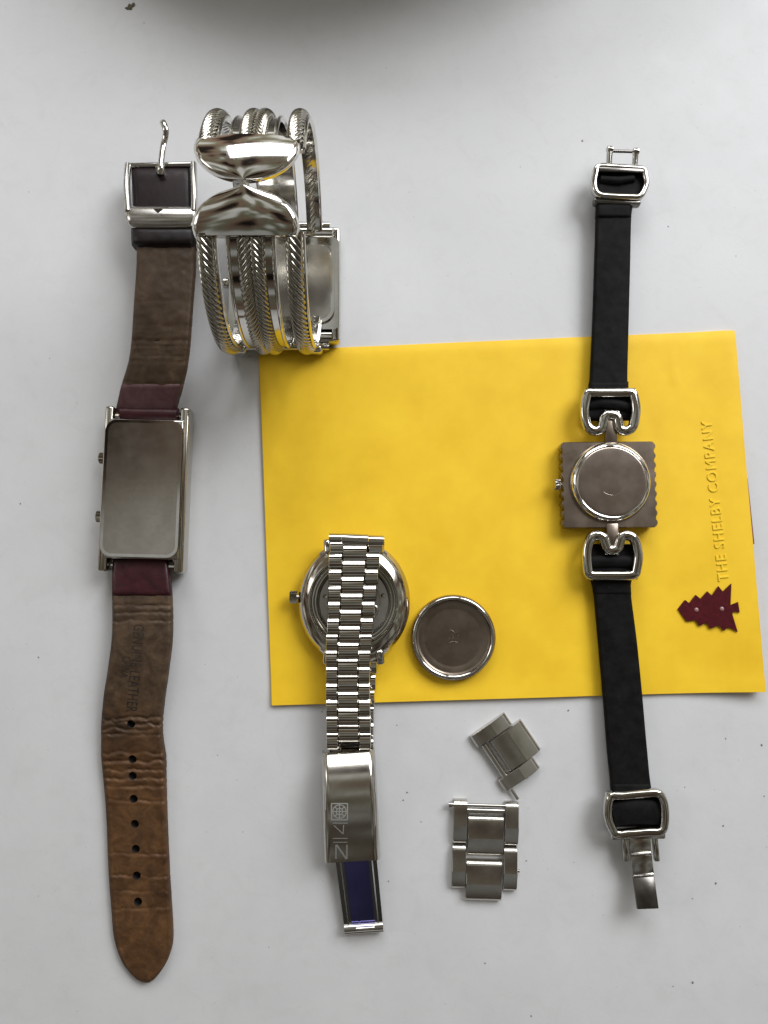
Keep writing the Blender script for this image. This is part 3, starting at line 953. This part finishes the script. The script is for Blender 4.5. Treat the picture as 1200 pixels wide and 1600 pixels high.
obj('blade_rib', bl_bar(0.8, 0.87, -0.2, 0.93, -0.2, 1.2), M['dark_steel'], w, 30)
obj('blade_rib', bl_bar(0.38, 0.42, -0.2, 0.9, -0.45, 0.4), M['blade'], w, 30)
obj('blade_end', merge(tube([bl(0.0, 0.945, 2.6), bl(1.0, 0.945, 2.6)], 1.3, 14), tube([bl(0.0, 0.995, 2.0), bl(1.0, 0.995, 2.0)], 0.8, 12)), M['steel'], w)
obj('blade_catch', tube([bl(0.3, 0.97, 3.6), bl(0.78, 0.97, 3.6)], 0.7, 12), M['steel'], w)

# ------------------------------------------------------------------ loose case back
dc = P(708.5, 996.5, 3.5)
w = thing('watch_case_back', (dc.x, dc.y, CARD_TOP), 'loose round steel case back lying on the yellow card', 'watch part')
prof = [(10.8, 0.0), (12.2, 0.0), (12.9, 0.5), (13.0, 1.4), (12.8, 2.5), (12.4, 2.9), (11.9, 3.0), (11.5, 2.8), (11.2, 2.3), (10.9, 2.2), (10.7, 2.1), (10.5, 2.08), (9.0, 1.95), (8.8, 1.9), (8.5, 1.89), (7.5, 1.88), (0.4, 1.85)]
pdisc = obj('rim_and_disc', place(lathe(prof, 96), (dc.x, dc.y, CARD_TOP)), M['bronze'], w, 32)
ri = lathe([(12.5, 2.86), (12.3, 3.08), (11.8, 3.12), (11.45, 2.84)], 96)
obj('polished_ring', place((ri[0], ri[1][:-2]), (dc.x, dc.y, CARD_TOP)), M['steel'], w, 60)
sq = [tube(catmull([(dc.x + a, dc.y + b, CARD_TOP + 1.9) for a, b in pts], 5), 0.11, 6) for pts in
      ([(-1.8, 1.6), (-.6, 2.2), (.4, 1.2), (-.9, 0.2), (-1.2, -.6)], [(-.2, -.4), (.6, .9), (1.2, 1.7), (1.0, .2), (1.9, .9)], [(-1.4, -1.6), (0, -1.2), (1.3, -1.5)])]
obj('engraved_script', merge(*sq), M['steel'], w, 60)

# ------------------------------------------------------------------ loose bracelet links
def facet(wd, ln, h0=2.6, ridge=0.58):
    """one link piece: length runs 0..-ln along y, its top two facets meeting at a ridge"""
    pr = [(0, 0.0), (0, h0 - 1.5), (-0.3, h0 - 0.9), (-0.8, h0 - 0.45), (-1.4, h0 - 0.22), (-ln * ridge + .1, h0 + 0.22), (-ln * ridge - .12, h0 + 0.10), (-ln + 1.2, h0 - 0.5), (-ln + 0.5, h0 - 0.9), (-ln, h0 - 1.6), (-ln, 0.0)]
    bm = bmesh.new()
    a = [bm.verts.new((-wd/2, y, z)) for y, z in pr]; b = [bm.verts.new((wd/2, y, z)) for y, z in pr]
    bm.faces.new(a); f2 = bm.faces.new(b[::-1])
    n = len(pr)
    for k in range(n): bm.faces.new((a[k], b[k], b[(k+1) % n], a[(k+1) % n]))
    es = [e for f in (bm.faces[:2] if False else [f for f in bm.faces if len(f.verts) == n]) for e in f.edges]
    bmesh.ops.bevel(bm, geom=es, offset=0.12, segments=1, affect='EDGES')
    return from_bm(bm)
def link_set(name, center, rz, rows, label, pins):
    w = thing(name, (center.x, center.y, 0), label, 'watch link', 'spare bracelet links on the table')
    Mx = Matrix.Translation((center.x, center.y, 0)) @ Matrix.Rotation(rz, 4, 'Z')
    T = lambda g, x, y, z=0.05: xf(g, Mx @ Matrix.Translation((x, y, z)))
    for r in range(rows):
        y = -r * 13.2
        for x in (-7.75, 7.75):
            obj('outer_link', T(facet(4.05, 12.9), x + (0.3 - r * .35) * .5, y - (0.3 if x > 0 else 0), 0.02), M['brushed'], w, 30)
        obj('centre_link', T(facet(10.7, 11.9, 2.75, .56), 0.1 - r * .3, y - 4.3), M['brushed_x'], w, 30)
    for kind, x0, x1, y, z, r in pins:
        q = [Mx @ Vector((x0, y, z)), Mx @ Vector((x1, y, z))]
        obj(kind, tube(q, r, 12), M['steel'], w)
    return w
la = P(760, 1253, 3)
link_set('bracelet_link', la, math.radians(-1.6), 2, 'loose two row steel bracelet piece with a pin across its top', [('pin', -10.9, 6, -1.4, 1.9, 0.55), ('pin_head', -11.2, -10.1, -1.4, 1.9, 0.85), ('link_tube', -5.6, 5.6, -3.0, 1.7, 0.9), ('pin', 8.0, 10.6, -20.6, 1.0, 0.5)])
# the smaller piece: its length runs to the upper right
ca, cb_ = P(680 + 290/5.16, 1110 + 260/5.16, 3), P(680 + 560/5.16, 1110 + 640/5.16, 3)
mid = (ca + cb_) / 2
dirn = P(680 + 545/5.16, 1110 + 85/5.16, 3) - ca
rz = math.atan2(dirn.y, dirn.x) + math.pi / 2
link_set('bracelet_link', mid, rz, 1, 'loose single steel bracelet link lying turned, above the two row piece', [('link_tube', -5.7, 5.7, -2.6, 1.7, 0.95), ('pin', -13.6, -4, -2.0, 1.3, 0.5)] )

# ------------------------------------------------------------------ black ribbon watch
wc = P(955, 757, 6)
w = thing('ribbon_strap_watch', (wc.x, wc.y, CARD_TOP), 'square watch face down on a narrow black strap with steel buckles', 'watch')
K = CARD_TOP
def strip_disp(rib):
    return lambda d, t, q: 0.12 * nz(rib.at(d, t), .3) + 0.06 * nz(rib.at(d, t), .9)
r1 = Ribbon([(264, 934, 1004, 6.2), (300, 932, 1002, 6.3), (318, 932, 994, 6.3), (332, 932.5, 987, 6.2), (420, 930, 984.5, 5.6), (518, 926.5, 982, 5.2), (600, 922.5, 980.5, 5.4), (622, 919, 986, 5.3), (656, 916, 988, 4.8)])
obj('strap', r1.mesh(2.0, 0.8, 20, 0.2, 0.35, strip_disp(r1)), M['ribbon'], w, 60, label='black strap piece above the case')
r2 = Ribbon([(850, 921, 990, 4.2), (890, 921, 991, 4.6), (912, 926, 986, 4.8), (930, 929.5, 986, 4.8), (1001, 936, 995, 4.8), (1086, 943.5, 1003.5, 4.8), (1170, 950, 1011, 5.0), (1232, 956, 1018, 5.2), (1250, 954, 1030, 5.1), (1292, 957, 1032, 5.0)])
obj('strap', r2.mesh(2.0, 0.8, 20, 0.2, 0.35, strip_disp(r2)), M['ribbon'], w, 60, label='black strap piece below the case')
# fold lines of the strap round the bars
for rr in ([(318, 933, 987, 6.9), (340, 932, 986, 6.7)], [(596, 922, 982, 5.9), (612, 921, 982, 6.0)], [(902, 926, 985, 5.2), (930, 929.5, 986.5, 5.1)], [(1224, 955.5, 1016, 5.5), (1240, 957, 1018, 5.5)]):
    q = Ribbon(rr); obj('strap_turn', q.mesh(2.4, 0.5, 14, 0.15, 0.5, strip_disp(q)), M['ribbon'], w, 60)
# case with scalloped sides
hw, hh = 13.9, 13.2
out = [(-hw, hh), ]
ns = 9
side = []
for i in range(ns * 6 + 1):
    y = -hh + 2 * hh * i / (ns * 6)
    side.append((hw - 0.35 + 1.0 * abs(math.sin(math.pi * i / 6)) ** 0.8, y))
outl = side + [(-x, y) for x, y in side[::-1]]
case = prism(outl, 1.2, 5.0, 0.25, 1)
rzc = math.radians(0.5)
obj('case', place(case, (wc.x - .6, wc.y, K), rzc), M['bronze'], w, 25)
obj('bezel', place(rbox((25, 24, 1.4), 0.3), (wc.x - .6, wc.y, K + .7)), M['bronze'], w)
bc = P(955, 753, 7)
obj('back_ring', place(lathe([(12.3, 4.6), (12.35, 5.0), (12.2, 5.7), (11.8, 6.4), (11.3, 6.85), (10.9, 7.0), (10.6, 6.9), (9.5, 6.8)], 96), (bc.x, bc.y, K)), M['silver'], w, 28)
bd = obj('case_back', place(lathe([(10.55, 6.7), (10.5, 7.05), (10.35, 7.15), (10.25, 7.17), (9.9, 7.18), (9.0, 7.19), (0.4, 7.2)], 96), (bc.x, bc.y, K)), M['disc'], w, 40)
obj('engraving', place(merge(*[sweep([(4.2 * math.cos(a), 4.2 * math.sin(a), 7.2) for a in [math.radians(q + k * 4) for k in range(12)]], lambda i, s: ell(.07, .012, 6)) for q in (230, 280)]), (bc.x, bc.y, K)), M['disc'], bd)
kn = []
for i in range(28):
    a = math.pi * i / 14; r = 1.7 if i % 2 else 1.4
    kn.append((r * math.cos(a), r * math.sin(a)))
pcn = P(877, 757, 5)
obj('crown', place(merge(prism(kn, 0.3, 2.0, 0.4, 2), lathe([(0.7, -2.5), (0.7, 0.6)], 12)), (pcn.x, pcn.y, K + 3.4), 0, 0, -math.pi / 2), M['steel'], w)

def frame(pts, z, a, b, k=5, tilt=0.0):
    ps = catmull([P(x, y, z) for x, y in pts], k, True)
    def sec(i, s):
        return [(a * math.copysign(abs(math.cos(f)) ** .7, math.cos(f)), b * math.copysign(abs(math.sin(f)) ** .7, math.sin(f))) for f in [2 * math.pi * j / 16 for j in range(16)]]
    return sweep(ps, sec, True)
fr = [(917, 612), (935, 611.5), (970, 611.5), (989, 612), (993.5, 620), (996.5, 640), (994, 660), (990, 671), (980, 676), (970, 673), (967, 664), (965, 653), (958, 649), (949, 649), (943, 654), (941, 664), (937, 673), (927, 676), (917, 671), (912, 660), (909.5, 640), (912.5, 620)]
def shrink(ps, k):
    cx = (min(p[0] for p in ps) + max(p[0] for p in ps)) / 2; cy = (min(p[1] for p in ps) + max(p[1] for p in ps)) / 2
    return [(cx + (x - cx) * k, cy + (y - cy) * k) for x, y in ps]
b2 = obj('horsebit_buckle', frame(shrink(fr, 0.92), K + 5.4, 1.5, 1.4), M['steel'], w, 50)
obj('buckle_bar', tube([P(914, 611, K + 4.9), P(992, 611, K + 4.9)], 1.0, 12), M['steel'], b2)
fr3 = [(919, 901), (940, 902), (975, 902), (993, 900), (997.5, 890), (1000, 868), (996, 846), (989, 836), (978, 834), (971, 838), (968, 848), (965, 856), (957, 859), (949, 857), (945, 848), (941, 838), (932, 834), (922, 837), (916, 848), (913, 868), (914.5, 890)]
b3 = obj('horsebit_buckle', frame(shrink(fr3, 0.92), K + 5.2, 1.5, 1.4), M['steel'], w, 50)
obj('buckle_bar', tube([P(917, 902, K + 4.6), P(995, 901, K + 4.6)], 1.0, 12), M['steel'], b3)
# posts joining case and buckles
for a, b in (((954, 652), (953, 694)), ((956, 818), (956, 856))):
    p, q = P(*a, K + 4.4), P(*b, K + 4.4)
    obj('post', place(rbox((3.7, (p - q).length, 2.2), 0.4), (p + q) / 2, 0), M['bronze'], w)
for yy, zz in ((645, 5.2), (862, 4.8)):
    obj('cross_bar', tube([P(944, yy, K + zz), P(966, yy + 1, K + zz)], 1.1, 12), M['steel'], w)
# rolled strap inside the buckles
obj('strap_loop', sweep(catmull([P(922, 634, K + 3.6), P(940, 630, K + 4.3), P(965, 632, K + 4.4), P(986, 637, K + 3.8)], 6), lambda i, s: ell(1.7, 1.3, 14)), M['ribbon'], w, 60)
obj('strap_loop', sweep(catmull([P(921, 878, K + 3.6), P(955, 876, K + 4.1), P(990, 878, K + 3.6)], 6), lambda i, s: ell(1.9, 1.3, 14)), M['ribbon'], w, 60)
# upper end buckle with clasp eye
frt = [(934, 262), (955, 262), (985, 264), (1004, 266), (1007, 276), (1009, 286), (1006, 297), (999, 308), (985, 309), (960, 308), (938, 306), (930, 300), (927.5, 288), (930, 273)]
bt = obj('end_buckle', frame(frt, 7.0, 1.0, 1.4), M['steel'], w, 50, label='steel buckle at the upper strap end')
obj('buckle_bar', rbox_ := place(rbox((15.2, 1.6, 2.6), 0.4), P(968, 268, 7.0), math.radians(-2)), M['dark_steel'], bt)
obj('buckle_bar', place(rbox((14.8, 2.2, 3.0), 0.7), P(963, 317, 5.6), math.radians(-2)), M['dark_steel'], bt)
for x, y in ((952, 231), (992.5, 234)):
    obj('clasp_post', sweep(catmull([P(x - 1, 262, 6.2), P(x, 248, 6.6), P(x + 1, y + 2, 7.0)], 5), lambda i, s: ell(0.95, 0.95, 12)), M['steel'], bt)
    p = P(x + 1, y + 3, 7.0)
    obj('clasp_knob', place(lathe([(0.3, -1.2), (1.1, -.8), (1.2, 0), (1.1, .8), (0.3, 1.2)], 14), p, 0, 0, math.pi / 2), M['steel'], bt)
obj('clasp_pin', tube([P(953, 236, 6.9), P(993, 237, 6.9)], 0.5, 10), M['dark_steel'], bt)
obj('strap_loop', sweep(catmull([P(938, 280, 6.4), P(965, 282, 6.9), P(990, 279, 6.6)], 6), lambda i, s: ell(1.2, 1.0, 12)), M['ribbon'], w, 60)
# lower end buckle
frb = [(955, 1243), (975, 1242), (1005, 1239), (1027, 1239), (1035, 1250), (1038, 1268), (1037, 1288), (1031, 1298), (1010, 1299), (985, 1301), (963, 1302), (954, 1290), (949, 1272), (950, 1254)]
bb = obj('end_buckle', frame(frb, 6.4, 1.3, 1.5), M['steel'], w, 50, label='steel buckle at the lower strap end')
obj('buckle_bar', place(rbox((17.0, 2.0, 2.4), 0.7), P(990, 1240, 6.2), math.radians(1.5)), M['steel'], bb)
obj('buckle_bar', place(rbox((16.0, 2.2, 2.6), 0.6), P(996, 1304, 6.2), math.radians(1)), M['steel'], bb)
obj('strap_loop', sweep(catmull([P(958, 1272, 5.6), P(994, 1268, 6.2), P(1030, 1270, 5.6)], 6), lambda i, s: ell(3.6, 1.0, 14)), M['ribbon'], w, 60)
for x in (976, 1024):
    p = P(x, 1325, 4.2); obj('hinge_tab', place(rbox((1.6, 7.4, 2.0), 0.4), p, math.radians(4)), M['steel'], bb)
def plate(x0, y0, x1, y1, wd, z0, z1, th=1.1):
    p, q = P(x0, y0, z0), P(x1, y1, z1)
    d = p - q
    X = Vector((d.y, -d.x, 0)).normalized(); Yv = d.normalized(); Zv = X.cross(Yv)
    R = Matrix((X, Yv, Zv)).transposed().to_4x4()
    return xf(rbox((wd, d.length, th), 0.25), Matrix.Translation((p + q) / 2) @ R)
obj('clasp_blade', plate(999, 1308, 1001, 1334, 6.4, 4.8, 4.4), M['brushed'], w)
obj('clasp_blade', plate(1001, 1335, 1005, 1368, 6.4, 5.6, 4.4), M['brushed'], w)
obj('clasp_blade', plate(1005, 1369, 1012, 1420, 6.3, 4.6, 7.0), M['dark_steel'], w, label='dark tip of the clasp blade')
obj('blade_step', tube([P(986, 1336, 5.6), P(1017, 1334, 5.6)], 0.6, 10), M['steel'], w)
obj('blade_step', tube([P(990, 1369, 4.9), P(1021, 1367, 4.9)], 0.5, 10), M['steel'], w)

# ------------------------------------------------------------------ specks of dirt on the table
sp = []
spots = [(225, 36, .5), (910, 220, .9), (620, 1133, .6), (636, 1238, .8), (630, 1250, .8), (658, 1284, .6), (607, 1377, .7), (1130, 1290, .9), (1118, 1380, 1.0), (1082, 1404, .7), (822, 1345, .8), (32, 787, .8), (60, 1027, 1.0), (758, 1505, .8), (1082, 1535, 1.1), (1052, 1541, .7), (830, 1587, .8), (897, 1347, .6), (1134, 1154, .7), (1190, 1164, 1.0), (1194, 1244, .7), (1070, 1230, .6), (888, 1110, .9), (503, 1112, .7), (78, 560, .5), (45, 300, .5), (120, 630, .5), (640, 300, .4), (700, 430, .4), (1150, 400, .5), (1090, 200, .4), (60, 1400, .5), (380, 1300, .5), (420, 1480, .5), (340, 1180, .5), (1044, 354, .7)]
def speck(p, r):
    bm = bmesh.new(); bmesh.ops.create_icosphere(bm, subdivisions=1, radius=1)
    for v in bm.verts:
        k = random.uniform(.6, 1.2)
        v.co = Vector((v.co.x * r * k * 1.2, v.co.y * r * k, max(0, v.co.z * r * .55 * k)))
    return place(from_bm(bm), p, random.uniform(0, 6))
for x, y, s in spots: sp.append(speck(P(x, y, 0), s * .34))
o = obj('dirt_specks', merge(*sp), M['speck'], None, 0)
o['kind'] = 'stuff'; o['label'] = 'tiny dark specks of dirt scattered over the pale table'; o['category'] = 'dirt'
q = P(203, 11, 0)
o = obj('crumb', merge(speck(q, 1.1), speck(q + Vector((1.0, .5, 0)), .8), speck(q + Vector((-.9, -.5, 0)), .7)), M['crumb'], None, 0, origin=(q.x, q.y, 0))
o['label'] = 'small greenish brown crumb near the top left corner'; o['category'] = 'crumb'
